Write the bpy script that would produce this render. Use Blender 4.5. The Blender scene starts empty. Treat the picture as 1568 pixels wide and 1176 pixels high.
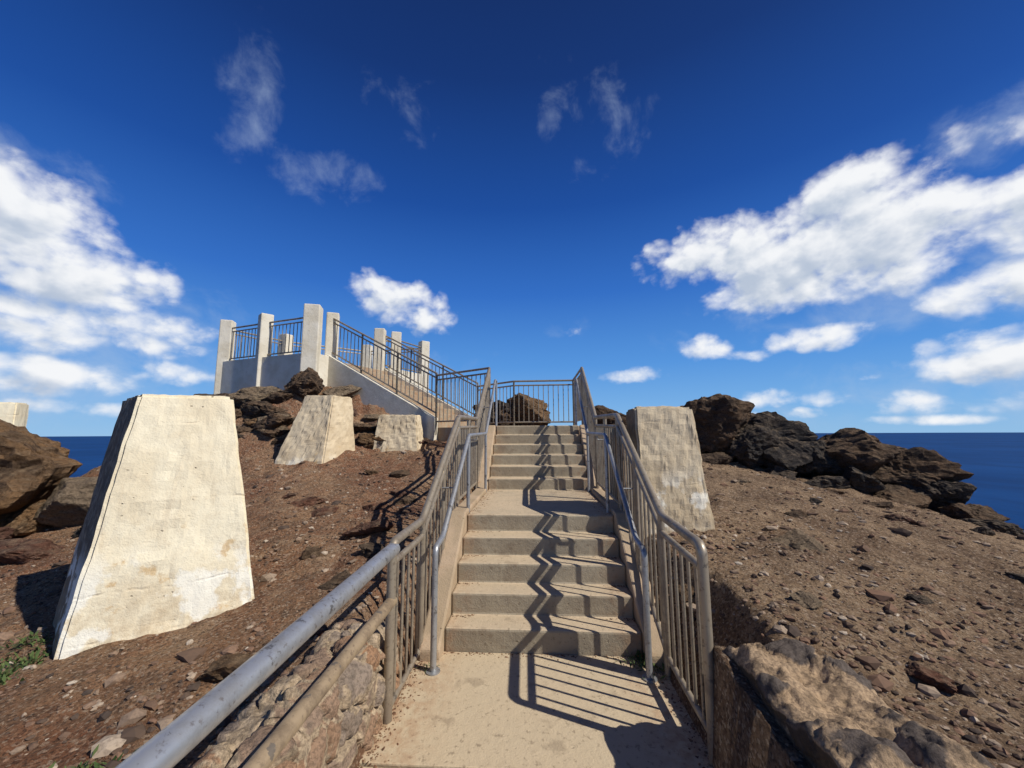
import bpy, bmesh, math, random
import numpy as np
from mathutils import Vector, Matrix, noise as mnoise

scene = bpy.context.scene
COL = scene.collection
PSI = math.radians(3.4)
CP, SP = math.cos(PSI), math.sin(PSI)
def W(xc, yc, z=0.0):            # site survey axes -> world axes
    return (xc*CP - yc*SP, xc*SP + yc*CP, z)

# ------------------------------------------------------------------ node helper
class NT:
    def __init__(s, tree): s.t = tree
    def n(s, typ, ins=None, **kw):
        nd = s.t.nodes.new(typ)
        for k, v in kw.items(): setattr(nd, k, v)
        for k, v in (ins or {}).items():
            if isinstance(v, bpy.types.NodeSocket): s.t.links.new(v, nd.inputs[k])
            else: nd.inputs[k].default_value = v
        return nd
    def math(s, op, a, b=0.0, c=0.0, clamp=False):
        return s.n('ShaderNodeMath', {0: a, 1: b, 2: c}, operation=op, use_clamp=clamp).outputs[0]
    def vec(s, op, a, b=(0,0,0), c=(0,0,0)):
        nd = s.n('ShaderNodeVectorMath', {0: a, 1: b}, operation=op)
        if op == 'MULTIPLY_ADD':
            if isinstance(c, bpy.types.NodeSocket): s.t.links.new(c, nd.inputs[2])
            else: nd.inputs[2].default_value = c
        return nd
    def noise(s, vec, scale, detail=4, rough=0.55, dist=0.0):
        return s.n('ShaderNodeTexNoise', {'Vector': vec, 'Scale': scale, 'Detail': detail, 'Roughness': rough, 'Distortion': dist}).outputs[0]
    def vor(s, vec, scale, feature='F1', out='Distance', detail=0.0):
        nd = s.n('ShaderNodeTexVoronoi', {'Vector': vec, 'Scale': scale, 'Detail': detail}, feature=feature)
        return nd.outputs[out]
    def mr(s, v, a, b, c=0.0, d=1.0, smooth=True):
        nd = s.n('ShaderNodeMapRange', {0: v, 1: a, 2: b, 3: c, 4: d}, interpolation_type='SMOOTHSTEP' if smooth else 'LINEAR')
        return nd.outputs[0]
    def mix(s, fac, a, b, mode='MIX'):
        nd = s.t.nodes.new('ShaderNodeMix'); nd.data_type = 'RGBA'; nd.blend_type = mode
        for k, v in ((0, fac), (6, a), (7, b)):
            if isinstance(v, bpy.types.NodeSocket): s.t.links.new(v, nd.inputs[k])
            else:
                nd.inputs[k].default_value = (tuple(v)+(1,)) if (k and len(v) == 3) else v
        return nd.outputs[2]
    def bump(s, h, strength, dist, normal=None):
        ins = {'Height': h, 'Strength': strength, 'Distance': dist}
        if normal is not None: ins['Normal'] = normal
        return s.n('ShaderNodeBump', ins).outputs[0]

def new_mat(name):
    m = bpy.data.materials.new(name); m.use_nodes = True
    m.node_tree.nodes.clear()
    t = NT(m.node_tree)
    pos = t.n('ShaderNodeNewGeometry').outputs['Position']
    return m, t, pos
def finish(t, col, rough=0.9, normal=None, metal=0.0, spec=0.3, disp=None):
    ins = {'Base Color': col if isinstance(col, bpy.types.NodeSocket) else tuple(col)+(1,), 'Roughness': rough, 'Metallic': metal, 'Specular IOR Level': spec}
    if normal is not None: ins['Normal'] = normal
    b = t.n('ShaderNodeBsdfPrincipled', ins)
    o = t.n('ShaderNodeOutputMaterial', {'Surface': b.outputs[0]})
    if disp is not None: t.t.links.new(disp, o.inputs['Displacement'])

# ------------------------------------------------------------------ materials
def mat_dirt():
    m, t, p = new_mat('dirt_ground')
    sx = t.n('ShaderNodeSeparateXYZ', {0: p}).outputs
    side = t.mr(sx[0], -2.2, 2.0)
    n1 = t.noise(p, 0.9, 6, .6); n2 = t.noise(p, 7.0, 6, .7); n3 = t.noise(p, 45, 5, .7); n4 = t.noise(p, 2.6, 6, .65, .5)
    red = t.mix(t.mr(n1, .38, .62), (.24, .105, .056), (.32, .185, .102))
    gry = t.mix(t.mr(n1, .38, .62), (.165, .108, .068), (.32, .218, .132))
    c = t.mix(side, red, gry)
    c = t.mix(t.mr(n4, .52, .64, 0, .50), c, (.165, .100, .062))
    c = t.mix(t.mr(n4, .48, .36, 0, .50), c, (.40, .285, .18))
    c = t.mix(t.mr(n2, .47, .72, 0, .70), c, (.095, .062, .043))
    c = t.mix(t.mr(n2, .48, .30, 0, .45), c, (.42, .30, .19))
    c = t.mix(t.mr(n3, .45, .70, 0, .45), c, (.37, .26, .17))
    c = t.mix(t.mr(n3, .48, .32, 0, .50), c, (.075, .048, .034))
    vc = t.n('ShaderNodeTexVoronoi', {'Vector': p, 'Scale': 75.0})
    g = t.n('ShaderNodeSeparateXYZ', {0: vc.outputs['Color']}).outputs[0]
    c = t.mix(t.mr(g, .76, .97, 0, .6), c, (.46, .36, .26))
    c = t.mix(t.mr(g, .30, .02, 0, .65), c, (.06, .044, .036))
    h = t.math('ADD', t.math('MULTIPLY', vc.outputs['Distance'], -.55), t.math('MULTIPLY', n3, 1.2))
    h2 = t.noise(p, 12, 8, .7)
    nm = t.bump(h, .8, .020); nm = t.bump(h2, .8, .10, nm)
    finish(t, c, .97, nm, spec=.06); return m

def mat_rock(name, ca, cb, cc, scale=1.0):
    m, t, p = new_mat(name)
    ps = t.vec('MULTIPLY', p, (1, 1, 1.8)).outputs[0]
    n1 = t.noise(ps, 1.6*scale, 7, .65, .4); n2 = t.noise(ps, 9*scale, 8, .7); n3 = t.noise(p, 40*scale, 5, .7)
    c = t.mix(t.mr(n1, .38, .60), ca, cb)
    c = t.mix(t.mr(n2, .48, .72, 0, .8), c, cc)
    c = t.mix(t.mr(n3, .55, .35, 0, .6), c, tuple(x*.25 for x in ca))
    nz = t.n('ShaderNodeSeparateXYZ', {0: t.n('ShaderNodeNewGeometry').outputs['Normal']}).outputs[2]
    dust = t.math('MULTIPLY', t.mr(nz, .35, .95), t.mr(n2, .42, .62))
    c = t.mix(t.math('MULTIPLY', dust, .45), c, (.28, .20, .125))
    v = t.vor(ps, 7*scale)
    nm = t.bump(n3, .9, .025); nm = t.bump(n2, 1.0, .12, nm); nm = t.bump(v, .7, .10, nm)
    finish(t, c, .92, nm, spec=.12); return m

def mat_concrete(name, base, alt, stain, dirt_amt=.4, topdust=None, lines=0.0, white=0.0, zlow=0.0, bumpk=1.0, shade_weather=0.0):
    m, t, p = new_mat(name)
    n1 = t.noise(p, 2.2, 7, .65, .3); n2 = t.noise(p, 11, 7, .7); n3 = t.noise(p, 90, 4, .6)
    c = t.mix(t.mr(n1, .35, .65), base, alt)
    c = t.mix(t.mr(n2, .55, .78, 0, dirt_amt), c, stain)
    c = t.mix(t.mr(n3, .58, .72, 0, .28), c, tuple(x*.55 for x in base))
    pit = t.vor(t.vec('ADD', p, t.n('ShaderNodeCombineXYZ', {0: t.math('MULTIPLY', n2, .08)}).outputs[0]).outputs[0], 14)
    pm = t.math('MULTIPLY', t.mr(pit, .12, .05), t.mr(n1, .45, .6))
    c = t.mix(t.math('MULTIPLY', pm, .8), c, (.17, .12, .07))
    h = t.math('SUBTRACT', t.math('ADD', t.math('MULTIPLY', n2, .8), t.math('MULTIPLY', n3, .25)), t.math('MULTIPLY', pm, .8))
    sep = t.n('ShaderNodeSeparateXYZ', {0: p}).outputs
    if lines:
        zz = t.math('ADD', sep[2], t.math('MULTIPLY', t.noise(p, 3, 4), .09))
        fr = t.math('FRACT', t.math('MULTIPLY', zz, 3.4))
        ln = t.mr(t.math('ABSOLUTE', t.math('SUBTRACT', fr, .5)), .045, .0)
        ln = t.math('MULTIPLY', ln, t.mr(t.noise(p, 4.3, 4), .48, .64))
        c = t.mix(t.math('MULTIPLY', ln, .55*lines), c, stain)
        h = t.math('SUBTRACT', h, t.math('MULTIPLY', ln, .6*lines))
    if shade_weather:  # painted side shade, plus weathered streaks and grime near the base
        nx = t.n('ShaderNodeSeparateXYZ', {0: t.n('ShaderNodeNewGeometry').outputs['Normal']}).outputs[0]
        shade_f = t.math('MULTIPLY', t.mr(nx, -.15, -.40), t.mr(n2, .25, .6, .65, 1.0))
        c = t.mix(t.math('MULTIPLY', shade_f, shade_weather), c, (.065, .052, .042))  # shadow of the left-facing sides mixed into the colour, with some ageing
        st = t.noise(t.vec('MULTIPLY', p, (9, 9, .9)).outputs[0], 1.0, 5, .6)
        c = t.mix(t.mr(st, .58, .75, 0, .30), c, stain)
        gr = t.math('MULTIPLY', t.mr(sep[2], zlow+.45, zlow-.05), t.mr(n2, .35, .62))
        c = t.mix(t.math('MULTIPLY', gr, .45), c, (.38, .27, .15))
    if white > 0:
        w = t.math('MULTIPLY', t.mr(t.noise(p, 3.1, 5, .6), .51, .57), t.mr(sep[2], zlow+.55, zlow+.25))
        c = t.mix(t.math('MULTIPLY', w, white), c, (.80, .78, .68))
        w2 = t.math('MULTIPLY', t.mr(t.noise(p, 5.3, 5, .6), .60, .68), t.mr(sep[2], zlow+.75, zlow+.45))
        c = t.mix(t.math('MULTIPLY', w2, .6), c, (.50, .30, .10))
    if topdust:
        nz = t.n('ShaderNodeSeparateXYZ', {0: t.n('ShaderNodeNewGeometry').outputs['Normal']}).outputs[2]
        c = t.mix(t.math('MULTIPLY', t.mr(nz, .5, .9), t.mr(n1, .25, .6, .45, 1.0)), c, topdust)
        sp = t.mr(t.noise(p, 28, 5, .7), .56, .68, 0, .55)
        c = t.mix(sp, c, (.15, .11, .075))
        ed = t.math('ABSOLUTE', sep[0])
        edg = t.math('MULTIPLY', t.mr(ed, .45, .85), t.mr(n2, .38, .62))
        c = t.mix(t.math('MULTIPLY', edg, .6), c, (.34, .185, .10))
        blot = t.mr(t.noise(p, 5.5, 4, .6), .58, .70, 0, .42)
        c = t.mix(blot, c, (.21, .16, .11))
    nm = t.bump(h, .6*bumpk, .02)
    finish(t, c, .9, nm, spec=.15); return m

def mat_metal(name, a, b, metal=.55, rough=.42):
    m, t, p = new_mat(name)
    n1 = t.noise(p, 6, 6, .7); n2 = t.noise(p, 40, 4, .6)
    c = t.mix(t.mr(n1, .42, .62), a, b)
    c = t.mix(t.mr(n2, .56, .70, 0, .6), c, (.11, .075, .05))
    c = t.mix(t.mr(t.noise(p, 14, 5, .7), .60, .65, 0, .75), c, (.10, .09, .08))
    nm = t.bump(n2, .2, .003)
    finish(t, c, t.mr(n1, .3, .7, rough-.1, rough+.18), nm, metal, .5); return m

def mat_rubble(name, stones_a, stones_b, mortar, scale, mw, h, keepv=.12, side_shade=False, rk=.035):
    m, t, p = new_mat(name)
    wob = t.n('ShaderNodeTexNoise', {'Vector': p, 'Scale': 6.0, 'Detail': 4.0}).outputs['Color']
    q = t.vec('MULTIPLY_ADD', wob, (.16, .16, .16), p).outputs[0]
    e = t.vor(q, scale, 'DISTANCE_TO_EDGE')
    vc = t.n('ShaderNodeTexVoronoi', {'Vector': q, 'Scale': scale})
    g = t.n('ShaderNodeSeparateXYZ', {0: vc.outputs['Color']}).outputs
    n2 = t.noise(p, 14, 8, .7); n3 = t.noise(p, 60, 5, .7)
    s = t.mr(t.math('ADD', e, t.math('MULTIPLY', t.math('SUBTRACT', n2, .5), .10)), mw*.4, mw)
    keep = t.mr(g[1], keepv, keepv+.08)
    s = t.math('MULTIPLY', s, keep)
    st = t.mix(g[0], stones_a, stones_b)
    st = t.mix(t.mr(n2, .5, .7, 0, .6), st, tuple(x*.5 for x in stones_b))
    mo = t.mix(t.mr(n2, .4, .62), mortar, tuple(x*.6 for x in mortar))
    c = t.mix(s, mo, st)
    c = t.mix(t.mr(n3, .54, .42, 0, .40), c, (.05, .038, .03))
    if side_shade:
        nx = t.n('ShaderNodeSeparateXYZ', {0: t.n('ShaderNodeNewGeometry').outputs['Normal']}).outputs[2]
        c = t.mix(t.mr(nx, .40, .05, 0, .85), c, (.045, .037, .032))  # shade on the wall's upright faces painted into the stone colour
    hh = t.math('ADD', t.math('MULTIPLY', s, h), t.math('MULTIPLY', t.math('SUBTRACT', n2, .5), rk))
    d = t.n('ShaderNodeDisplacement', {'Height': hh, 'Midlevel': 0.0, 'Scale': 1.0}).outputs[0]
    nm = t.bump(n3, .8, .012); nm = t.bump(n2, .7, .035, nm)
    finish(t, c, .95, nm, spec=.08, disp=d)
    m.displacement_method = 'DISPLACEMENT'
    return m

M_dirt = mat_dirt()
M_rock_brown = mat_rock('rock_brown', (.085, .060, .044), (.17, .108, .066), (.055, .044, .038))
M_rock_dark = mat_rock('rock_dark', (.050, .045, .043), (.105, .082, .064), (.14, .115, .09))
M_rock_orange = mat_rock('rock_orange', (.24, .14, .07), (.13, .085, .053), (.30, .205, .12))
M_rock_red = mat_rock('rock_red', (.17, .080, .052), (.13, .078, .060), (.24, .15, .11))
M_rock_tan = mat_rock('rock_tan', (.31, .235, .155), (.23, .17, .115), (.16, .13, .095))
M_block = mat_concrete('block_concrete', (.78, .71, .53), (.71, .62, .44), (.50, .38, .24), .40, lines=.6, white=.9, zlow=-1.30, shade_weather=.92)
M_block2 = mat_concrete('block_concrete_aged', (.62, .52, .36), (.51, .41, .27), (.30, .21, .125), .6, lines=.35, white=.7, zlow=-.85, shade_weather=.8)
M_post = mat_concrete('platform_concrete', (.66, .62, .52), (.56, .51, .40), (.32, .25, .17), .5)
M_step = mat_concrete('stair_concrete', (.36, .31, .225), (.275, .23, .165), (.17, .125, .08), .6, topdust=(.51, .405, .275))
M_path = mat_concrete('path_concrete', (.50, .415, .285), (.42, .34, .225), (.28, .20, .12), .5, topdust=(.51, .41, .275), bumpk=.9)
M_curb = mat_concrete('curb_concrete', (.44, .33, .225), (.34, .26, .17), (.30, .16, .085), .75)
M_rail = mat_metal('rail_metal', (.33, .28, .21), (.24, .195, .145), .45, .45)
M_galv = mat_metal('galvanised_pipe', (.40, .41, .42), (.29, .29, .29), .6, .42)
M_rust = mat_metal('weathered_pipe', (.33, .245, .15), (.20, .145, .09), .2, .65)
M_rubL = mat_rubble('rubble_wall', (.40, .22, .115), (.28, .235, .19), (.52, .40, .27), 6.0, .09, .05)
M_rubR = mat_rubble('rubble_wall_mortared', (.15, .12, .10), (.11, .092, .08), (.47, .335, .21), 5.5, .12, .014, .40, True, .05)

# ------------------------------------------------------------------ mesh builder
class MB:
    def __init__(s): s.v=[]; s.f=[]; s.m=[]; s.s=[]
    def add(s, vs, fs, mat=0, smooth=False):
        o=len(s.v); s.v+= [tuple(v) for v in vs]
        for f in fs: s.f.append([i+o for i in f]); s.m.append(mat); s.s.append(smooth)
    def tube(s, pts, r, seg=12, mat=0, round_r=0.0):
        P=[Vector(p) for p in pts]
        if round_r>0 and len(P)>2:
            Q=[P[0]]
            for i in range(1,len(P)-1):
                a,b,c=P[i-1],P[i],P[i+1]
                d1=min(round_r,(a-b).length*.45); d2=min(round_r,(c-b).length*.45)
                p1=b+(a-b).normalized()*d1; p2=b+(c-b).normalized()*d2
                for k in range(6):
                    u=k/5; Q.append((1-u)**2*p1+2*u*(1-u)*b+u*u*p2)
            Q.append(P[-1]); P=Q
        ref=None; vs=[]; n=len(P)
        for i,p in enumerate(P):
            t=((P[i]-P[i-1]).normalized() if i else Vector((0,0,0)))+((P[i+1]-P[i]).normalized() if i<n-1 else Vector((0,0,0)))
            t.normalize()
            if ref is None: ref = Vector((0,0,1)) if abs(t.z)<.8 else Vector((1,0,0))
            a=t.cross(ref).normalized(); b=a.cross(t).normalized(); ref=b
            for k in range(seg):
                th=2*math.pi*k/seg; vs.append(p+a*math.cos(th)*r+b*math.sin(th)*r)
        fs=[]
        for i in range(n-1):
            for k in range(seg):
                k2=(k+1)%seg; fs.append([i*seg+k,i*seg+k2,(i+1)*seg+k2,(i+1)*seg+k])
        s.add(vs,fs,mat,True)
        s.add(vs[:seg],[list(range(seg))[::-1]],mat); s.add(vs[-seg:],[list(range(seg))],mat)
    def prism(s, poly, z0, z1, mat=0):
        n=len(poly)
        vs=[(x,y,z0) for x,y in poly]+[(x,y,z1) for x,y in poly]
        fs=[list(range(n))[::-1],[i+n for i in range(n)]]+[[i,(i+1)%n,(i+1)%n+n,i+n] for i in range(n)]
        s.add(vs,fs,mat)
    def extr_x(s, prof, x0, x1, mat=0):
        n=len(prof)
        vs=[(x0,y,z) for y,z in prof]+[(x1,y,z) for y,z in prof]
        fs=[list(range(n)),[i+n for i in range(n)][::-1]]+[[(i+1)%n,i,i+n,(i+1)%n+n] for i in range(n)]
        s.add(vs,fs,mat)
    def build(s, name, mats, bevel=0, parent=None):
        me=bpy.data.meshes.new(name); me.from_pydata(s.v,[],s.f)
        for m in mats: me.materials.append(m)
        me.polygons.foreach_set('material_index', s.m); me.polygons.foreach_set('use_smooth', s.s)
        bm=bmesh.new(); bm.from_mesh(me)
        bmesh.ops.recalc_face_normals(bm, faces=bm.faces); bm.to_mesh(me); bm.free()
        ob=bpy.data.objects.new(name,me); COL.objects.link(ob)
        if bevel:
            b=ob.modifiers.new('bevel','BEVEL'); b.width=bevel; b.segments=2; b.limit_method='ANGLE'
        if parent: ob.parent=parent
        return ob
def empty(name):
    e=bpy.data.objects.new(name,None); COL.objects.link(e); return e

# ------------------------------------------------------------------ numpy noise
def vnoise(x, y, seed=0):
    xi=np.floor(x).astype(np.int64); yi=np.floor(y).astype(np.int64); fx=x-xi; fy=y-yi
    fx=fx*fx*(3-2*fx); fy=fy*fy*(3-2*fy)
    def h(a,b):
        n=(a*374761393+b*668265263+seed*1442695041)&0xffffffff
        n=((n^(n>>13))*1274126177)&0xffffffff
        return ((n^(n>>16))&0xffff)/65535.0
    return (h(xi,yi)*(1-fx)+h(xi+1,yi)*fx)*(1-fy)+(h(xi,yi+1)*(1-fx)+h(xi+1,yi+1)*fx)*fy
def fbm(x,y,o=5,seed=0,g=.5):
    s=0;a=1;t=0
    for i in range(o):
        s=s+a*(vnoise(x*2**i+i*17.3,y*2**i-i*9.1,seed+i)-.5); t+=a; a*=g
    return s/t*2

# ------------------------------------------------------------------ terrain
CPTS=np.array([(-2.95,2.75,-1.46),(-2.0,3.3,-1.30),(-1.2,2.0,-1.30),(-1.2,0,-1.4),(-1.15,4.2,-1.02),(-1.2,5.6,-.86),(-1.45,7,-.42),
(-3.7,7.0,-.52),(-2.4,7.7,-.36),(-1.75,8.2,-.15),(-5.5,6,-.95),(-5.8,4.5,-1.38),(-3,5,-.95),(-7.8,5.8,-1.35),(-9,8,-1.1),(-8.4,10,-.1),
(-4.6,7.5,-.22),(-4.9,8.4,.70),(-5.5,9.2,1.0),(-7.0,9.2,.80),(-6.8,8.0,.1),(-6,12,1.1),(-4.3,9.2,1.0),(-3.5,8.95,.72),(-2.7,8.65,.35),(-3,11.5,.8),(-1.2,10.6,.1),
(1.86,3.85,-.9),(1.5,2.5,-1.12),(1.5,1,-1.16),(2.5,2.05,-1.30),(6.3,5,-1.36),(7,7,-1.3),(4,4,-1.13),(3,8,-.36),(1.5,7,-.28),(1.3,5.5,-.68),
(1.6,9,-.0),(5,8.3,-.60),(5.5,6.5,-.98),(3,-2,-1.6),(-3,-2,-1.7),(6,0,-1.8),(-7,0,-1.9),(0,-6,-1.8),(-4.2,3.6,-1.45)])
def tps_fit(P):
    n=len(P); X=P[:,:2]; d2=((X[:,None]-X[None])**2).sum(-1)
    K=np.where(d2>0,.5*d2*np.log(d2+1e-12),0)+np.eye(n)*.03
    A=np.zeros((n+3,n+3)); A[:n,:n]=K; A[:n,n]=1; A[:n,n+1:]=X; A[n,:n]=1; A[n+1:,:n]=X.T
    return np.linalg.solve(A,np.concatenate([P[:,2],[0,0,0]]))
TW=tps_fit(CPTS)
def tps(x,y):
    z=TW[-3]+TW[-2]*x+TW[-1]*y
    for i,(a,b,_) in enumerate(CPTS):
        d2=(x-a)**2+(y-b)**2; z=z+TW[i]*.5*d2*np.log(d2+1e-12)
    return z
POLY=[(7.3,-40),(7.0,5),(7.2,7.0),(6.4,8.6),(3.8,9.8),(1.4,11.8),(-2,14),(-6,14),(-8.1,12),(-8.2,9),(-8.5,7.2),(-9.4,5),(-10.5,-4),(-11,-40)]
def outside(x,y):
    d=np.full(x.shape,1e9); ins=np.zeros(x.shape,bool); n=len(POLY)
    for i in range(n):
        x1,y1=POLY[i]; x2,y2=POLY[(i+1)%n]; dx,dy=x2-x1,y2-y1
        t=np.clip(((x-x1)*dx+(y-y1)*dy)/(dx*dx+dy*dy),0,1)
        d=np.minimum(d,np.hypot(x-x1-t*dx,y-y1-t*dy))
        c=((y1>y)!=(y2>y))&(x<(x2-x1)*(y-y1)/((y2-y1) if y2!=y1 else 1e-9)+x1); ins^=c
    return np.where(ins,0,d)
F0=np.array((-1.6,8.5)); P4=np.array((-4.55,9.7)); B0=np.array((-.92,10.05))
NR=10; TOPZ=.14; PLATZ=1.78
def ground(wx,wy,rough=True):
    x=wx*CP+wy*SP; y=-wx*SP+wy*CP
    r=np.hypot(x,y); k=np.minimum(1,14/np.maximum(r,.01))
    z=np.clip(tps(x*k,y*k),-2.1,1.15)
    if rough:
        kn=np.clip((y-7.3)/1.0,0,1)*np.clip((-x-1.8)/1.0,0,1)
        z=z+fbm(x*.8,y*.8,5,3)*.10+fbm(x*5,y*5,4,9,.6)*.05+kn*fbm(x*1.7,y*2.6,4,5,.6)*.25
        led=.22; zl=np.floor(z/led)*led+led*np.clip(((z/led)%1-.6)/.4,0,1)
        z=z*(1-kn*.8)+zl*kn*.8+kn*fbm(x*6,y*6,4,15,.6)*.08
    d=outside(x,y)+0
    z=z-1.25*d*d/(d+.5)*(1+.5*fbm(x*.25,y*.25,4,11))
    gs=np.interp(wy,[3.1,4.12,5.85,7.1],[-1.58,-.83,-.83,.10])
    z=np.where((wx>.8)&(wx<2.4)&(wy>2.28)&(wy<7.4),np.minimum(z,gs+np.maximum(0,wx-.97)*1.3),z)
    z=np.where((wx<-.8)&(wx>-2.0)&(wy>2.62)&(wy<7.4),np.minimum(z,gs+np.maximum(0,-wx-.93)*1.3),z)
    cor=(np.abs(wx)<.9)
    z=np.where(cor&(wy<3.3)&(wy>-30),np.minimum(z,-1.78),z)
    st=np.interp(wy,[3.3,4.2,5.9,7.2,9.4],[-1.7,-1.0,-1.0,-.05,-.05])
    z=np.where(cor&(wy>=3.3)&(wy<9.4),np.minimum(z,st),z)
    z=np.where((wx>-2.2)&(wx<1.0)&(wy>7.6)&(wy<10.4),np.minimum(z,.02),z)
    D=P4-F0; E=B0-F0; det=D[0]*E[1]-D[1]*E[0]
    a=((x-F0[0])*E[1]-(y-F0[1])*E[0])/det; b=(D[0]*(y-F0[1])-D[1]*(x-F0[0]))/det
    z=np.where((a>-.1)&(a<1.1)&(b>-.05)&(b<1.12),np.minimum(z,TOPZ+a*1.6-.30),z)
    return np.maximum(z,-200)
def gz(xc,yc):
    w=W(xc,yc); return float(ground(np.array([w[0]]),np.array([w[1]]),True)[0])
def axis(a,b,st,lo,hi):
    mid=np.arange(a,b+1e-6,st); l=[];v=a;s=st
    while v>lo: s*=1.35; v-=s; l.append(v)
    h=[];v=mid[-1];s=st
    while v<hi: s*=1.35; v+=s; h.append(v)
    return np.array(l[::-1]+list(mid)+h)
gx=axis(-10.5,9.5,.05,-300,300); gy=axis(.2,12.5,.05,-300,300)
GX,GY=np.meshgrid(gx,gy); GZ=ground(GX,GY)
nx,ny=len(gx),len(gy)
V=np.stack([GX.ravel(),GY.ravel(),GZ.ravel()],1)
idx=np.arange(nx*ny).reshape(ny,nx)
Fq=np.stack([idx[:-1,:-1].ravel(),idx[:-1,1:].ravel(),idx[1:,1:].ravel(),idx[1:,:-1].ravel()],1)
me=bpy.data.meshes.new('ground'); me.from_pydata(V.tolist(),[],Fq.tolist()); me.materials.append(M_dirt)
me.polygons.foreach_set('use_smooth',[True]*len(me.polygons))
g=bpy.data.objects.new('ground',me); COL.objects.link(g)

# ocean
m,t,p=new_mat('ocean_water')
n=t.noise(t.vec('MULTIPLY',p,(1,.6,1)).outputs[0],.03,6,.65); n2=t.noise(p,.0007,4,.6); n4=t.noise(t.vec('MULTIPLY',p,(1,.35,1)).outputs[0],.006,5,.7)
c=t.mix(t.mr(n2,.35,.65),(.002,.038,.145),(.005,.052,.185)); c=t.mix(t.mr(n4,.4,.7,0,.55),c,(.002,.022,.09))
finish(t,c,.7,t.bump(n,.4,3.0),spec=.04)
mb=MB(); R=90000; mb.add([(-R,-R,-190),(R,-R,-190),(R,R,-190),(-R,R,-190)],[[0,1,2,3]]); mb.build('ocean',[m])

# ------------------------------------------------------------------ rocks
def rock_mesh(name,size,seed,sub=4,rough=.16,planes=16):
    rnd=random.Random(seed); bm=bmesh.new(); bmesh.ops.create_icosphere(bm,subdivisions=sub,radius=1)
    co=np.array([v.co[:] for v in bm.verts]); r=np.full(len(co),1.3)
    for _ in range(planes):
        q=Vector((rnd.gauss(0,1),rnd.gauss(0,1),rnd.gauss(0,1))).normalized(); h=rnd.uniform(.62,1.0)
        dd=co@np.array(q); r=np.where(dd>.05,np.minimum(r,h/np.maximum(dd,.05)),r)
    off=Vector((rnd.random()*50,rnd.random()*50,rnd.random()*50)); mx=max(size)
    ax=Vector((rnd.gauss(0,.35),rnd.gauss(0,.35),1)).normalized()
    for i,v in enumerate(bm.verts):
        q=v.co*1.0; pp=Vector((q.x*size[0]/mx,q.y*size[1]/mx,q.z*size[2]/mx))
        f=mnoise.fractal(pp*2.2+off,.75,2.1,5)*rough+mnoise.ridged_multi_fractal(pp*1.6+off,.9,2.2,4,1,2)*rough*.3-rough*.32
        if rough>.1:
            zz=pp.dot(ax)*4.0+mnoise.noise(pp*2+off)*1.6+off.x; fr=zz-math.floor(zz)
            f+=(-.045 if fr<.16 else 0)+.03*mnoise.cell(Vector((math.floor(zz),math.floor(pp.x*2.2+off.y),math.floor(pp.y*2.2))))
        rr=r[i]*(1+f); v.co=Vector((q.x*size[0]*rr,q.y*size[1]*rr,q.z*size[2]*rr))
    me=bpy.data.meshes.new(name); bm.to_mesh(me); bm.free()
    me.polygons.foreach_set('use_smooth',[False]*len(me.polygons)); return me
RK=[0]
def rock(xc,yc,z,size,mat,name='boulder',rz=None,sub=5,tilt=.2,rough=.18):
    RK[0]+=1; rnd=random.Random(RK[0]*7+1)
    me=rock_mesh(name,size,RK[0]*13+5,sub,rough,13); me.materials.append(mat)
    ob=bpy.data.objects.new(name,me); COL.objects.link(ob); ob.location=W(xc,yc,z)
    ob.rotation_euler=(rnd.uniform(-tilt,tilt),rnd.uniform(-tilt,tilt),rnd.uniform(-.6,.6) if rz is None else rz); return ob
# left
rock(-7.50,5.7,-.66,(1.1,.9,.98),M_rock_orange)
rock(-5.80,5.45,-.90,(.34,.36,.42),M_rock_tan,rough=.07)
rock(-6.6,5.0,-1.3,(.6,.4,.22),M_rock_red); rock(-6.9,5.1,-1.15,(.5,.4,.3),M_rock_orange)
rock(-5.4,4.6,-1.35,(.5,.35,.18),M_rock_red); rock(-5.2,5.2,-1.2,(.3,.3,.2),M_rock_dark); rock(-6.4,5.5,-1.15,(.4,.35,.25),M_rock_orange)
# right ridge
rock(3.75,7.7,.00,(.75,.6,.60),M_rock_brown); rock(3.0,8.0,-.12,(.5,.5,.42),M_rock_brown)
rock(4.70,7.5,-.16,(.80,.55,.52),M_rock_dark); rock(4.3,7.2,-.25,(.4,.3,.3),M_rock_dark); rock(5.15,7.5,-.45,(.45,.4,.35),M_rock_brown)
rock(5.5,7.2,-.50,(.45,.4,.45),M_rock_dark); rock(6.05,7.2,-.46,(.80,.55,.40),M_rock_brown)
rock(6.6,6.9,-.72,(.75,.5,.38),M_rock_brown); rock(6.9,6.6,-1.02,(.45,.4,.30),M_rock_dark)
rock(6.1,6.5,-1.05,(.7,.3,.16),M_rock_brown); rock(5.3,6.7,-.88,(.5,.25,.13),M_rock_dark)
rock(4.6,6.9,-.72,(.35,.25,.12),M_rock_dark); rock(3.6,7.1,-.50,(.4,.25,.15),M_rock_brown); rock(5.8,6.7,-.85,(.4,.3,.22),M_rock_dark)
rock(6.9,6.1,-1.25,(.35,.3,.16),M_rock_brown); rock(6.6,5.6,-1.35,(.3,.25,.12),M_rock_dark)
rock(2.35,9.8,.22,(.6,.5,.34),M_rock_brown)
# behind landing
rock(.50,11.0,.55,(.78,.5,.62),M_rock_orange); rock(-.6,11.3,.50,(.6,.5,.50),M_rock_dark); rock(-.1,10.9,.25,(.5,.4,.38),M_rock_brown)
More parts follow.
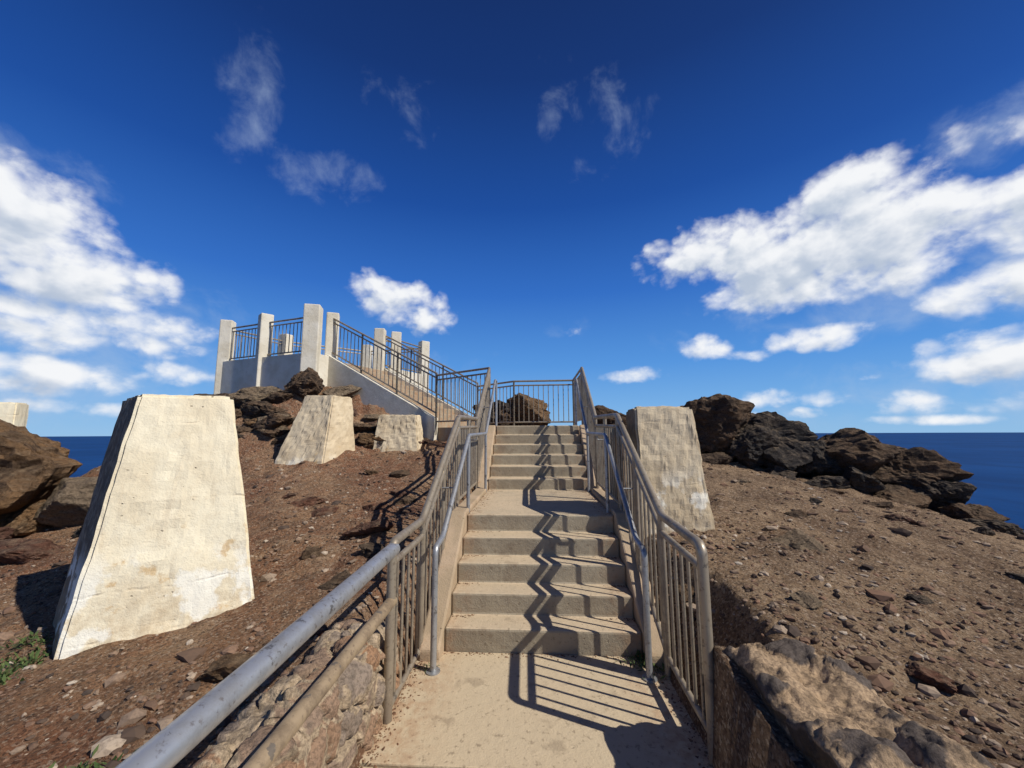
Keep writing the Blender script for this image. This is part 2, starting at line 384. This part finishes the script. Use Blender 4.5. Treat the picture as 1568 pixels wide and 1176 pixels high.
# knoll
rock(-4.70,8.80,1.06,(.48,.38,.36),M_rock_brown); rock(-5.6,8.7,.84,(.60,.45,.19),M_rock_tan); rock(-6.7,8.6,.72,(.6,.45,.18),M_rock_dark)
rock(-6.2,8.6,.72,(.6,.5,.19),M_rock_brown); rock(-4.0,8.9,.95,(.4,.25,.14),M_rock_tan)
rnd=random.Random(4)
for i in range(80):
    a=rnd.uniform(-6.7,-2.1); b=7.55+rnd.random()*1.2
    lim=8.85 if a<-4 else 8.9-(a+4.0)*.42
    if b>lim: b=lim-rnd.random()*.4
    if a>-4.4 and b<7.95: b+=.35
    if -4.4<a<-2.9 and b<8.15: continue
    s=rnd.uniform(.08,.27)
    rock(a,b,gz(a,b)+s*.03,(s*1.5,s*1.1,s*.55),rnd.choice([M_rock_dark,M_rock_brown,M_rock_brown,M_rock_red,M_rock_tan,M_rock_orange]),'knoll_rock',sub=4,rough=.2)
# scattered rocks in the dirt
for (px,py,s,mt) in [(-1.75,5.1,.16,M_rock_red),(-2.3,5.0,.15,M_rock_red),(-2.7,5.25,.17,M_rock_red),(-1.6,5.6,.13,M_rock_red),(-1.5,4.3,.2,M_rock_red),(-1.9,3.9,.12,M_rock_orange),
    (-1.35,3.3,.15,M_rock_brown),(-1.62,2.45,.16,M_rock_orange),(-1.3,2.75,.10,M_rock_red),(-2.3,6.6,.12,M_rock_orange),(-1.75,6.4,.17,M_rock_brown),(-3.1,5.6,.1,M_rock_red),
    (2.55,3.7,.20,M_rock_tan),(4.3,3.4,.17,M_rock_dark),(2.3,5.6,.12,M_rock_brown),(3.2,4.6,.12,M_rock_brown),(1.9,2.7,.09,M_rock_tan),(3.7,2.3,.2,M_rock_dark),(2.1,2.15,.10,M_rock_red),(3.3,5.8,.1,M_rock_tan),
    (5.1,5.6,.16,M_rock_brown),(4.6,4.8,.11,M_rock_red),(1.65,4.6,.1,M_rock_brown),(2.0,6.6,.2,M_rock_brown),(-4.5,5.5,.13,M_rock_brown),(-5.0,6.6,.2,M_rock_red),
    (-1.3,3.8,.13,M_rock_brown),(-1.25,4.9,.14,M_rock_red),(-1.4,5.3,.12,M_rock_brown),(1.35,3.2,.1,M_rock_brown),(2.9,3.0,.08,M_rock_dark),(5.6,4.9,.12,M_rock_dark),(4.9,6.2,.13,M_rock_brown),(3.9,5.2,.09,M_rock_dark)]:
    rock(px,py,gz(px,py)+s*.02,(s*1.1,s*.85,s*.42),mt,'loose_rock',sub=4,rough=.2)

# gravel (one object)
rng=np.random.default_rng(3)
bm=bmesh.new(); bmesh.ops.create_icosphere(bm,subdivisions=1,radius=1); ico=np.array([v.co[:] for v in bm.verts]); icf=np.array([[v.index for v in f.verts] for f in bm.faces]); bm.free()
def scatter(name,wx,wy,wz,sz,mat,flat=(.4,.8)):
    N=len(wx); sc=np.stack([sz*rng.uniform(.8,1.6,N),sz*rng.uniform(.7,1.2,N),sz*rng.uniform(flat[0],flat[1],N)],1)
    th=rng.uniform(0,6.28,N)
    pts=ico[None]*(1+rng.uniform(-.3,.3,(N,len(ico),1)))*sc[:,None]
    x2=pts[:,:,0]*np.cos(th)[:,None]-pts[:,:,1]*np.sin(th)[:,None]; y2=pts[:,:,0]*np.sin(th)[:,None]+pts[:,:,1]*np.cos(th)[:,None]
    pts=np.stack([x2+wx[:,None],y2+wy[:,None],pts[:,:,2]+(wz+sz*.12)[:,None]],2).reshape(-1,3)
    fc=(icf[None]+(np.arange(N)*len(ico))[:,None,None]).reshape(-1,3)
    me=bpy.data.meshes.new(name); me.from_pydata(pts.tolist(),[],fc.tolist()); me.materials.append(mat)
    o=bpy.data.objects.new(name,me); COL.objects.link(o)
def ramp_mat(name,stops,dark):
    m,t,p=new_mat(name); pi=t.n('ShaderNodeNewGeometry').outputs['Random Per Island']
    cr=t.n('ShaderNodeValToRGB',{0:pi}); e=cr.color_ramp.elements
    e[0].position=0;e[0].color=stops[0][1]+(1,);e[1].position=1;e[1].color=stops[-1][1]+(1,)
    for ps,cc in stops[1:-1]:
        q=e.new(ps); q.color=cc+(1,)
    finish(t,t.mix(t.mr(t.noise(p,60,4,.6),.4,.7,0,.5),cr.outputs[0],dark),.95,spec=.06); return m
M_grav=ramp_mat('gravel_stone',[(0,(.05,.04,.035)),(.35,(.13,.086,.06)),(.6,(.22,.13,.085)),(.80,(.26,.19,.135)),(.93,(.37,.29,.215)),(1,(.50,.43,.34))],(.10,.072,.056))
N=36000
u=rng.random(N); ang=rng.uniform(-1.05,1.05,N); rr=1.3+9.5*u**1.4
xc=np.sin(ang)*rr*1.05; yc=np.cos(ang)*rr
wx=xc*CP-yc*SP; wy=xc*SP+yc*CP
ok=(np.abs(wx)>1.0)&~((wx>.85)&(wx<1.5)&(wy<2.35))&~((wx<-.85)&(wx>-1.3)&(wy<2.8)); wx,wy,rr=wx[ok],wy[ok],rr[ok]
dens=fbm(wx*1.2,wy*1.2,4,21); ok=(dens*1.5+rng.random(len(wx))*.9+np.where(wx<0,-.08,.10))>.20; wx,wy=wx[ok],wy[ok]
ok=outside(wx*CP+wy*SP,-wx*SP+wy*CP)<.3; wx,wy=wx[ok],wy[ok]
N=len(wx); sz=.005+.020*rng.random(N)**3+.045*(rng.random(N)>.965)*rng.random(N)
scatter('gravel',wx,wy,ground(wx,wy),sz,M_grav)
# dry leaf litter and grit collected along path edges, stair corners
LX=[];LY=[];LZ=[]
for _ in range(550):
    y=rng.uniform(2.0,3.18); x=-.92+abs(rng.normal(0,.055)); LX.append(x);LY.append(y);LZ.append(-1.65)
for _ in range(350):
    y=rng.uniform(1.9,3.18); x=.91-abs(rng.normal(0,.06)); LX.append(x);LY.append(y);LZ.append(-1.65)
for _ in range(200):
    LX.append(rng.uniform(-.9,.9));LY.append(3.19-abs(rng.normal(0,.03)));LZ.append(-1.65)
for i in range(4):
    for _ in range(90):
        sgn=rng.choice([-1,1]); LX.append(.03+sgn*(.74-abs(rng.normal(0,.10))));LY.append(3.2+.24*(i+1)-.004-abs(rng.normal(0,.03)));LZ.append(-1.65+.164*(i+1))
for _ in range(260):
    sgn=rng.choice([-1,1]); LX.append(.03+sgn*(.74-abs(rng.normal(0,.06))));LY.append(rng.uniform(4.2,5.94));LZ.append(-.83)
LX,LY,LZ=map(np.array,(LX,LY,LZ))
scatter('leaf_litter',LX,LY,LZ,.003+.006*rng.random(len(LX))**2,ramp_mat('litter',[(0,(.10,.055,.035)),(.4,(.20,.105,.06)),(.8,(.26,.17,.10)),(1,(.35,.26,.16))],(.06,.04,.03)),(.25,.5))

# ------------------------------------------------------------------ concrete blocks
def block(name,bot,top,zb,zt,mat,seed,sub=26,amp=.012):
    bm=bmesh.new()
    B=[Vector(W(x,y,zb)) for x,y in bot]; T=[Vector(W(x,y,zt)) for x,y in top]
    vs=[bm.verts.new(v) for v in B+T]
    for f in ([3,2,1,0],[4,5,6,7],[0,1,5,4],[1,2,6,5],[2,3,7,6],[3,0,4,7]): bm.faces.new([vs[i] for i in f])
    bmesh.ops.recalc_face_normals(bm,faces=bm.faces)
    bmesh.ops.bevel(bm,geom=bm.edges[:],offset=.022,segments=2,affect='EDGES')
    bmesh.ops.subdivide_edges(bm,edges=[e for e in bm.edges if e.calc_length()>.15],cuts=sub,use_grid_fill=True)
    bmesh.ops.triangulate(bm,faces=[f for f in bm.faces if len(f.verts)>4])
    bm.normal_update(); off=Vector((seed*3.1,seed,0))
    for v in bm.verts:
        n=mnoise.fractal(v.co*2.5+off,.8,2,4)*amp+mnoise.fractal(v.co*14+off,.8,2,3)*amp*.5
        chip=max(0,mnoise.noise(v.co*5+off)-.3)*.05
        v.co+=v.normal*(n-chip*.35)
    me=bpy.data.meshes.new(name); bm.to_mesh(me); bm.free(); me.materials.append(mat)
    ob=bpy.data.objects.new(name,me); COL.objects.link(ob); return ob
def quad(bl,br,w): return [bl,br,(br[0]+w[0],br[1]+w[1]),(bl[0]+w[0],bl[1]+w[1])]
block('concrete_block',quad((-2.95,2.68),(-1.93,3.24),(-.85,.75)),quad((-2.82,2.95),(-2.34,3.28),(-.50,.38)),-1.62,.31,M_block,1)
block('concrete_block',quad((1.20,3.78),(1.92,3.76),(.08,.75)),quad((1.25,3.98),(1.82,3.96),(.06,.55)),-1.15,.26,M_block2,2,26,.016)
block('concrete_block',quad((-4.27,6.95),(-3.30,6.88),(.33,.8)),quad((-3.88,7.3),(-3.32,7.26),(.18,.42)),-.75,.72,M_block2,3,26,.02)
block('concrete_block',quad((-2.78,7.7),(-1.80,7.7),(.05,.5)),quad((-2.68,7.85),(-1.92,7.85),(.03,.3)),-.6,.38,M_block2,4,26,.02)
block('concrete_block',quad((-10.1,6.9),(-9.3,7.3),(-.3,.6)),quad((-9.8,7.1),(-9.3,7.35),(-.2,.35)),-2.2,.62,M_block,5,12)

# ------------------------------------------------------------------ stairs
YB1,YB2,RUN,RISE=3.2,5.95,.24,.164
prof=[(YB1,-1.95),(YB1,-1.65)]
z=-1.65;y=YB1
for i in range(5):
    z+=RISE; prof.append((y,z)); 
    if i<4: y+=RUN; prof.append((y,z))
prof.append((YB2,z)); y=YB2
r2=(TOPZ-z)/6
for i in range(6):
    z+=r2; prof.append((y,z))
    if i<5: y+=RUN; prof.append((y,z))
prof+= [(7.6,z),(7.6,-.6),(5.6,-1.3),(4.2,-1.95)]
mb=MB(); mb.extr_x(prof,-.72,.78,0)
curb=[(3.05,-1.9),(3.05,-1.57),(3.15,-1.50),(4.12,-.79),(5.85,-.79),(7.05,.15),(7.12,.15),(7.12,-.5),(5.7,-1.4),(4.2,-1.9)]
mb.extr_x(curb,-.88,-.722,1); mb.extr_x(curb,.782,.94,1)
stairs=mb.build('concrete_stairs',[M_step,M_curb],.016)
mb=MB()
mb.prism([(-.93,2.16),(.93,2.16),(.93,3.197),(-.93,3.197)],-1.9,-1.65)
mb.prism([(-.93,-6),(.93,-6),(.93,2.145),(-.93,2.145)],-1.9,-1.653)
mb.build('concrete_path',[M_path],.008)
wF=W(-1.6,8.5); wB=W(-.92,10.05)
mb=MB(); mb.prism([(-.92,7.605),(.92,7.605),(.92,9.2),(-.5,9.25),(wB[0],wB[1]),(wF[0],wF[1])],-.3,TOPZ-.003)
mb.build('landing_slab',[M_step],.01)

# upper flight to platform
F=Vector(wF); B=Vector(wB); D=Vector(W(*P4))-F; D.z=0; F.z=B.z=0
nrm=Vector((-D.y,D.x,0)).normalized();
if nrm.dot(B-F)<0: nrm=-nrm
L=D.length; du=D.normalized(); rise=(PLATZ-TOPZ)/NR
mb=MB()
for i in range(NR):
    a=F+du*(L*i/NR); b=F+D; a2=a+(B-F); b2=b+(B-F)
    zt=TOPZ+rise*(i+1); z0=TOPZ+rise*i-(.3 if i==0 else 0.0)
    mb.prism([(a.x,a.y),(b.x,b.y),(b2.x,b2.y),(a2.x,a2.y)],z0+.001,zt,0)
for base,s in ((F,-1),(B,1)):
    o=nrm*s*.16; a=base+nrm*s*.002; b=a+D
    prof3=[(a,TOPZ-.6),(a,TOPZ+.20),(b,PLATZ+.20),(b,PLATZ-1.1)]
    vs=[(q.x,q.y,zz) for q,zz in prof3]+[(q.x+o.x,q.y+o.y,zz) for q,zz in prof3]
    mb.add(vs,[[0,1,2,3],[7,6,5,4],[0,4,5,1],[1,5,6,2],[2,6,7,3],[3,7,4,0]],1)
mb.build('platform_stairs',[M_step,M_post],.01)

# ------------------------------------------------------------------ platform
PP=[(-7.66,10.3),(-6.30,9.76),(-4.80,9.2),(-4.55,9.7),(-3.85,11.2),(-3.5,11.6),(-2.93,12.8),(-5.0,13.3),(-6.94,11.8)]
plat=empty('lookout_platform')
mb=MB(); cx=sum(p[0] for p in PP)/len(PP); cy=sum(p[1] for p in PP)/len(PP)
mb.prism([W(x,y)[:2] for x,y in PP],.5,PLATZ,0)
for i in range(len(PP)):
    if i==3: continue
    a=Vector(W(*PP[i])); b=Vector(W(*PP[(i+1)%len(PP)])); d=(b-a).normalized(); n=Vector((d.y,-d.x,0))*.11
    mb.prism([((a+n).x,(a+n).y),((b+n).x,(b+n).y),((b-n).x,(b-n).y),((a-n).x,(a-n).y)],.45,PLATZ+.14,0)
mb.build('platform_base',[M_post],.012,plat)
mb=MB()
for i,(x,y) in enumerate(PP):
    h=.145 if i not in (2,) else .18
    a=math.atan2(y-cy,x-cx)+(.0 if i!=2 else .1); c,s_=math.cos(a),math.sin(a)
    q=[W(x+c*u-s_*v,y+s_*u+c*v)[:2] for u,v in ((-h,-h),(h,-h),(h,h),(-h,h))]
    mb.prism(q,.75 if i!=2 else .6,3.05+(.04 if i==2 else 0),0)
mb.build('platform_posts',[M_post],.025,plat)
mb=MB()
def panel(mb,a,b,za,zb,h=1.05,r=.022,low=.12,n=None,mat=0,posts=False,sub=True):
    a=Vector(a);b=Vector(b); Ld=(b-a).length; n=n or max(2,int(Ld/.115))
    A=lambda u,dz: Vector((a.x+(b.x-a.x)*u,a.y+(b.y-a.y)*u,za+(zb-za)*u+dz))
    mb.tube([A(0,h),A(1,h)],r,10,mat)
    if sub: mb.tube([A(0,h-.10),A(1,h-.10)],r*.8,8,mat)
    mb.tube([A(0,low),A(1,low)],r*.8,8,mat)
    for k in range(1,n):
        u=k/n; mb.tube([A(u,low),A(u,h-(.10 if sub else 0))],.010,6,mat)
    if posts:
        for u in (0,1): mb.tube([A(u,-.15),A(u,h)],r,10,mat)
for i in range(len(PP)):
    if i in (3,2): continue
    panel(mb,W(*PP[i]),W(*PP[(i+1)%len(PP)]),PLATZ+.1,PLATZ+.1,.95)
mb.build('platform_railing',[M_rail],0,plat)

# upper flight railings
mb=MB()
for base,s in ((F,-1),(B,1)):
    o=nrm*s*.08; a=base+o; b=a+D; Lx=3
    for k in range(Lx):
        u0,u1=k/Lx,(k+1)/Lx
        panel(mb,a+D*u0,a+D*u1,TOPZ+.18+(PLATZ-TOPZ)*u0,TOPZ+.18+(PLATZ-TOPZ)*u1,.98,posts=True)
wl=Vector((-.88,7.45,0)); fa=F-nrm*.08
panel(mb,wl,fa,TOPZ,TOPZ,1.12,posts=True)
panel(mb,(-.5,9.15,0),(.88,9.1,0),TOPZ,TOPZ,1.08,posts=True)
panel(mb,(B+nrm*.08),(-.5,9.15,0),TOPZ,TOPZ,1.08,posts=True)
panel(mb,(.88,7.35,0),(.88,9.1,0),TOPZ,TOPZ,1.08,posts=True)
mb.build('landing_railing',[M_rail])

def gsurf(y):
    return float(np.interp(y,[3.15,4.12,5.85,7.1],[-1.60,-.79,-.79,.14]))
def guard(x,ys,name):
    mb=MB()
    top=[(x,yy,zz) for yy,zz in ys]
    dz=lambda k:[(x,yy,zz-k) for yy,zz in ys]
    mb.tube([(x,ys[0][0],-1.70)]+top+[(x,ys[-1][0],TOPZ-.1)],.028,14,0,.06)
    mb.tube(dz(.12),.021,12)
    mb.tube([(x,yy,zz-.93) for yy,zz in ys],.019,10)
    Y=ys[0][0]+.1
    yv=[a for a,_ in ys]; zv=[b for _,b in ys]
    while Y<ys[-1][0]-.04:
        tz=float(np.interp(Y,yv,zv)); mb.tube([(x,Y,tz-.93),(x,Y,tz-.12)],.0105,6); Y+=.112
    for yy in (ys[1][0]+.02,(ys[1][0]+ys[2][0])/2,ys[2][0],(ys[2][0]+ys[3][0])/2,ys[3][0],(ys[3][0]+ys[4][0])/2):
        tz=float(np.interp(yy,yv,zv)); mb.tube([(x,yy,max(tz-1.2,-1.7)),(x,yy,tz)],.024,12)
    return mb.build(name,[M_rail])
gl=[(2.45,-.66),(3.08,-.66),(4.45,.19),(5.85,.22),(7.42,1.24)]
gr=[(2.25,-.60),(2.92,-.58),(4.30,.19),(5.85,.23),(7.38,1.24)]
guard(-.88,gl,'guard_railing'); guard(.88,gr,'guard_railing')
def handrail(x,sgn):
    mb=MB()
    pts=[(x,2.93,-1.68),(x,2.93,-.82),(x,3.15,-.80),(x,4.32,-.02),(x,5.80,.0),(x,7.15,.98),(x,7.35,.99),(x,7.35,.1)]
    mb.tube(pts,.022,14,0,.05)
    for yy,zt in ((4.32,-.02),(5.80,0.0)):
        mb.tube([(x,yy,gsurf(yy)-.05),(x,yy,zt)],.019,12)
    mb.tube([(x,2.93,-1.652),(x,2.93,-1.642)],.05,16)
    for yy,zt in ((3.7,-.43),(4.9,-.01),(6.5,.50)):
        mb.tube([(x,yy,zt),(x,yy,zt-.07),(x+sgn*.14,yy,zt-.07)],.008,8,0,.02)
    return mb.build('stair_handrail',[M_galv])
handrail(-.735,-1); handrail(.75,1)
# foreground pipes
mb=MB()
mb.tube([(-.88,2.47,-.70),(-.86,1.0,-.72),(-.85,-2.0,-.73)],.041,28,0)
mb.tube([(-.88,2.47,-1.0),(-.86,1.0,-1.01),(-.85,-2.0,-1.02)],.032,24,1)
for yy in (-.4,-1.9):
    mb.tube([(-.855,yy,-1.4),(-.855,yy,-.73)],.03,14,0)
mb.build('pipe_railing',[M_galv,M_rust])

# ------------------------------------------------------------------ rubble walls
def gridbox(name,x0,x1,y0,y1,z0,z1,st,mat,top=.06,enddrop=.10):
    bm=bmesh.new()
    def face(o,a,b):
        o,a,b=Vector(o),Vector(a),Vector(b); na=max(1,int(a.length/st)); nb=max(1,int(b.length/st))
        g=[[bm.verts.new(o+a*(i/na)+b*(j/nb)) for j in range(nb+1)] for i in range(na+1)]
        for i in range(na):
            for j in range(nb): bm.faces.new((g[i][j],g[i+1][j],g[i+1][j+1],g[i][j+1]))
    X,Y,Z=x1-x0,y1-y0,z1-z0
    face((x0,y0,z1),(X,0,0),(0,Y,0)); face((x0,y0,z0),(0,0,Z),(0,Y,0)); face((x1,y0,z0),(0,Y,0),(0,0,Z))
    face((x0,y1,z0),(0,0,Z),(X,0,0)); face((x0,y0,z0),(X,0,0),(0,0,Z))
    bmesh.ops.remove_doubles(bm,verts=bm.verts,dist=.0008)
    cxm=(x0+x1)/2
    for v in bm.verts:
        q=v.co.copy(); n=mnoise.fractal(q*1.8,.8,2,3)
        f=max(0,(q.z-z0)/Z); e=abs(q.x-cxm)/(X/2)
        v.co.x+=n*.05; v.co.z+=f*(mnoise.fractal(q*2.3+Vector((9,3,1)),.8,2,3)*top+mnoise.fractal(q*7,.8,2,3)*top*.5-(e**6)*.04-(max(0,(q.y-(y1-.25))/.25)**2)*enddrop)
        v.co.y+=mnoise.noise(q*3)*.06
    bmesh.ops.recalc_face_normals(bm,faces=bm.faces)
    me=bpy.data.meshes.new(name); bm.to_mesh(me); bm.free(); me.materials.append(mat)
    me.polygons.foreach_set('use_smooth',[True]*len(me.polygons))
    ob=bpy.data.objects.new(name,me); COL.objects.link(ob); return ob
gridbox('rubble_stone_wall',-1.24,-.93,-.6,2.64,-1.9,-1.17,.014,M_rubL)
gridbox('rubble_stone_wall',.95,1.44,-.6,2.27,-1.9,-1.065,.011,M_rubR,.07,.05)

# ------------------------------------------------------------------ weeds
m,t,p=new_mat('weed_leaf'); pi=t.n('ShaderNodeNewGeometry').outputs['Random Per Island']
finish(t,t.mix(pi,(.04,.075,.02),(.10,.13,.04)),.8)
def weed(xc,yc,z,r,n,seed):
    rnd=random.Random(seed); mb=MB()
    for i in range(n):
        a=rnd.uniform(0,6.28); l=r*rnd.uniform(.15,.5); e=rnd.uniform(.1,1.2); w=l*.17
        o=Vector((rnd.gauss(0,r*.55),rnd.gauss(0,r*.55),0)); d=Vector((math.cos(a)*math.cos(e),math.sin(a)*math.cos(e),math.sin(e))); s=Vector((-math.sin(a),math.cos(a),0))*w
        mb.add([o,o+d*l*.5+s,o+d*l,o+d*l*.5-s],[[0,1,2,3]])
    ob=mb.build('weed_plant',[m]); ob.location=W(xc,yc,z)
weed(.96,3.06,-1.64,.13,220,1); weed(-.60,3.0,-1.64,.06,60,2)
for k,(a,b) in enumerate([(-3.15,2.72),(-3.35,2.95),(-3.08,2.55),(-1.75,1.75)]): weed(a,b,gz(a,b),.12,170,5+k)

# ------------------------------------------------------------------ light
EL=math.radians(43); sv=Vector((.923*math.cos(EL),-.376*math.cos(EL),math.sin(EL))).normalized()
ld=bpy.data.lights.new('sun','SUN'); ld.energy=5.0; ld.angle=math.radians(.5); ld.color=(1,.945,.86)
lo=bpy.data.objects.new('sun',ld); COL.objects.link(lo); lo.rotation_euler=sv.to_track_quat('Z','Y').to_euler()

# ------------------------------------------------------------------ world with clouds
w=bpy.data.worlds.new('World'); scene.world=w; w.use_nodes=True; w.node_tree.nodes.clear(); T=NT(w.node_tree)
sky=T.n('ShaderNodeTexSky'); sky.sky_type='NISHITA'; sky.sun_disc=False; sky.sun_elevation=EL; sky.sun_rotation=math.atan2(sv.x,sv.y)
sky.altitude=200; sky.air_density=1.0; sky.dust_density=.1; sky.ozone_density=3.0
cum=[(27.5,23.0,7.5,4.2,1.15),(36,21.0,9,5.0,1.45),(43,24.8,7.5,4.4,1.25),(45.5,20.0,8,4.8,1.4),(35,17.0,8.5,3.2,1.25),(40,21.5,8,4.8,1.4),(20.7,22.3,3.2,2,.6),(44,16.6,6,2.6,1.0),
 (56,19.0,5,4.2,1.15),(53,12.8,5.5,2.6,1.1),(38.5,11.0,6.0,1.6,.9),(26.3,10.8,3.6,2.1,.9),(31,9.5,2.6,1.0,.5),(17.4,8.0,4.2,1.2,.8),(50.5,6.9,5,2.8,1.0),(56,7.5,5,3.2,1.0),
 (45.8,3.0,3.6,1.3,.85),(33,4.2,3.2,1.2,.75),(53,2.6,4,1.3,.85),(39,3.9,2.4,1.1,.75),(30,2.0,2.4,.6,.6),(47,1.2,5,.6,.6),(36.5,2.2,2.2,.7,.65),(42,5.6,2.0,.8,.65),(-55,19,8.5,5.4,1.3),(-48.5,15.6,6.5,3.9,1.2),(-51,10.5,9.5,2.8,1.05),(-43,10.8,6,2.6,.95),(-52,5.5,9,2.0,.95),(-42,6.8,5.5,1.3,.7),(-48,2.6,8,.9,.7),
 (-16.8,18.4,6.0,3.1,1.1),(-12.5,16.8,4.4,2.9,1.0),(-20.6,20.0,3.6,2.3,.85),(100,18,16,8,1.0),(160,15,18,7,1.0),(-120,20,16,8,1.0),(51.5,26.5,2.6,1.5,.45),(56,25.5,3.5,1.6,.55),(8.5,14.6,1.8,1.0,.42)]
wis=[(-36.7,36.5,3.5,7,.75),(-32,31,4,4,.55),(-24.6,32.3,5,3,.7),(15,40,6,4.5,.75),(12,35.5,3,3,.5),(7.5,43,3,4,.4),(-16,41,5,3,.5),(54,26.5,6,3.0,1.2),(-54,24.5,6,2.2,1.0),(-10,10,9,2,.5),(8,15,3,1.6,.6),(46,15,14,6,1.0),(-47,12,14,6,1.2),(35,13,14,3,.5),(50,5,14,4,1.0),(-50,6,14,5,1.3),(-26,6,6,1.5,.5),(-28,3,14,1.5,.5),(30,2,20,1.5,.6)]
def group(name,blobs):
    gt=bpy.data.node_groups.new(name,'ShaderNodeTree')
    gt.interface.new_socket('P',in_out='INPUT',socket_type='NodeSocketVector'); gt.interface.new_socket('D',in_out='OUTPUT',socket_type='NodeSocketFloat')
    G=NT(gt); gi=gt.nodes.new('NodeGroupInput'); go=gt.nodes.new('NodeGroupOutput'); cur=None
    for az,el,ra,re,wt in blobs:
        az-=3.4
        q=G.vec('MULTIPLY_ADD',gi.outputs[0],(1/ra,1/re,0),(-az/ra,-el/re,0)).outputs[0]
        d=G.n('ShaderNodeVectorMath',{0:q,1:q},operation='DOT_PRODUCT').outputs['Value']
        f=G.math('MULTIPLY_ADD',d,-wt*.75,wt)
        cur=f if cur is None else G.math('SMOOTH_MAX',cur,f,.25)
    gt.links.new(cur,go.inputs[0]); return gt
GC=group('cumulus_field',cum); GW=group('wisp_field',wis)
dr=T.n('ShaderNodeTexCoord').outputs['Generated']
sp=T.n('ShaderNodeSeparateXYZ',{0:dr}).outputs
az=T.math('MULTIPLY',T.math('ARCTAN2',sp[0],sp[1]),57.2958); el=T.math('MULTIPLY',T.math('ARCSINE',sp[2]),57.2958)
P=T.n('ShaderNodeCombineXYZ',{0:az,1:el}).outputs[0]
def dens(daz,del_,det):
    Pp=T.vec('ADD',P,(daz,del_,0)).outputs[0]
    fld=T.n('ShaderNodeGroup',node_tree=GC); T.t.links.new(Pp,fld.inputs[0])
    q=T.vec('MULTIPLY',Pp,(1/57.3,1.3/57.3,0)).outputs[0]
    nd=T.n('ShaderNodeTexNoise',{'Vector':q,'Scale':11.0,'Detail':float(det),'Roughness':.58,'Distortion':.1})
    n=nd.outputs[0]
    qd=T.vec('MULTIPLY_ADD',nd.outputs['Color'],(.05,.05,0),q).outputs[0]
    vv=T.vor(qd,16,'F1','Distance',2.0 if det>5 else 1.0)
    nn=T.math('ADD',T.math('MULTIPLY',T.math('SUBTRACT',n,.5),2.1),T.math('MULTIPLY',T.math('SUBTRACT',.46,vv),.65))
    return T.math('ADD',fld.outputs[0],T.math('ADD',nn,.12))
d0=dens(0,0,8); d1=dens(.9,1.5,4)
a=T.mr(d0,.0,.95)
a=T.math('MULTIPLY',a,T.mr(el,-.2,.8))
fw=T.n('ShaderNodeGroup',node_tree=GW); T.t.links.new(P,fw.inputs[0])
qw=T.vec('MULTIPLY',P,(1.2/57.3,1.4/57.3,0)).outputs[0]
nw=T.noise(qw,8,6,.6,.3)
aw=T.mr(T.math('ADD',fw.outputs[0],T.math('MULTIPLY',T.math('SUBTRACT',nw,.52),4.2)),.1,2.0,0,.42)
shade=T.math('MULTIPLY',T.mr(T.math('SUBTRACT',d1,T.math('MULTIPLY',d0,.30)),.20,1.30),.85)
ccol=T.mix(shade,(.94,.955,.98),(.42,.51,.66))
cbg=T.n('ShaderNodeBackground',{'Color':ccol,'Strength':.97})
wbg=T.n('ShaderNodeBackground',{'Color':(.55,.68,.88,1),'Strength':.85})
elr=T.n('ShaderNodeValToRGB',{0:T.math('DIVIDE',el,60.0,clamp=True)}); E=elr.color_ramp.elements
E[0].position=0; E[0].color=(.25,.50,.80,1); E[1].position=1; E[1].color=(.003,.016,.092,1)
for ps,cc in ((.06,(.17,.42,.80)),(.16,(.085,.30,.74)),(.33,(.028,.155,.57)),(.52,(.008,.072,.35)),(.75,(.004,.032,.175))):
    q=E.new(ps); q.color=cc+(1,)
skm=T.vec('SCALE',sky.outputs[0]); skm.inputs['Scale'].default_value=.10
skc=T.mix(.92,skm.outputs[0],elr.outputs[0])
sbg=T.n('ShaderNodeBackground',{'Color':skc,'Strength':1.0})
m1=T.n('ShaderNodeMixShader',{0:aw,1:sbg.outputs[0],2:wbg.outputs[0]}).outputs[0]
m2=T.n('ShaderNodeMixShader',{0:a,1:m1,2:cbg.outputs[0]}).outputs[0]
T.n('ShaderNodeOutputWorld',{'Surface':m2})

# ------------------------------------------------------------------ camera
cam=bpy.data.cameras.new('camera'); co=bpy.data.objects.new('camera',cam); COL.objects.link(co)
cam.sensor_width=36; cam.lens=13.78; cam.clip_start=.05; cam.clip_end=300000
R=Matrix.Rotation(PSI,4,'Z')@Matrix.Rotation(math.radians(90+7.2),4,'X')@Matrix.Rotation(math.radians(-.24),4,'Z')
co.matrix_world=R
scene.camera=co
scene.view_settings.view_transform='Standard'; scene.view_settings.look='None'; scene.view_settings.exposure=0
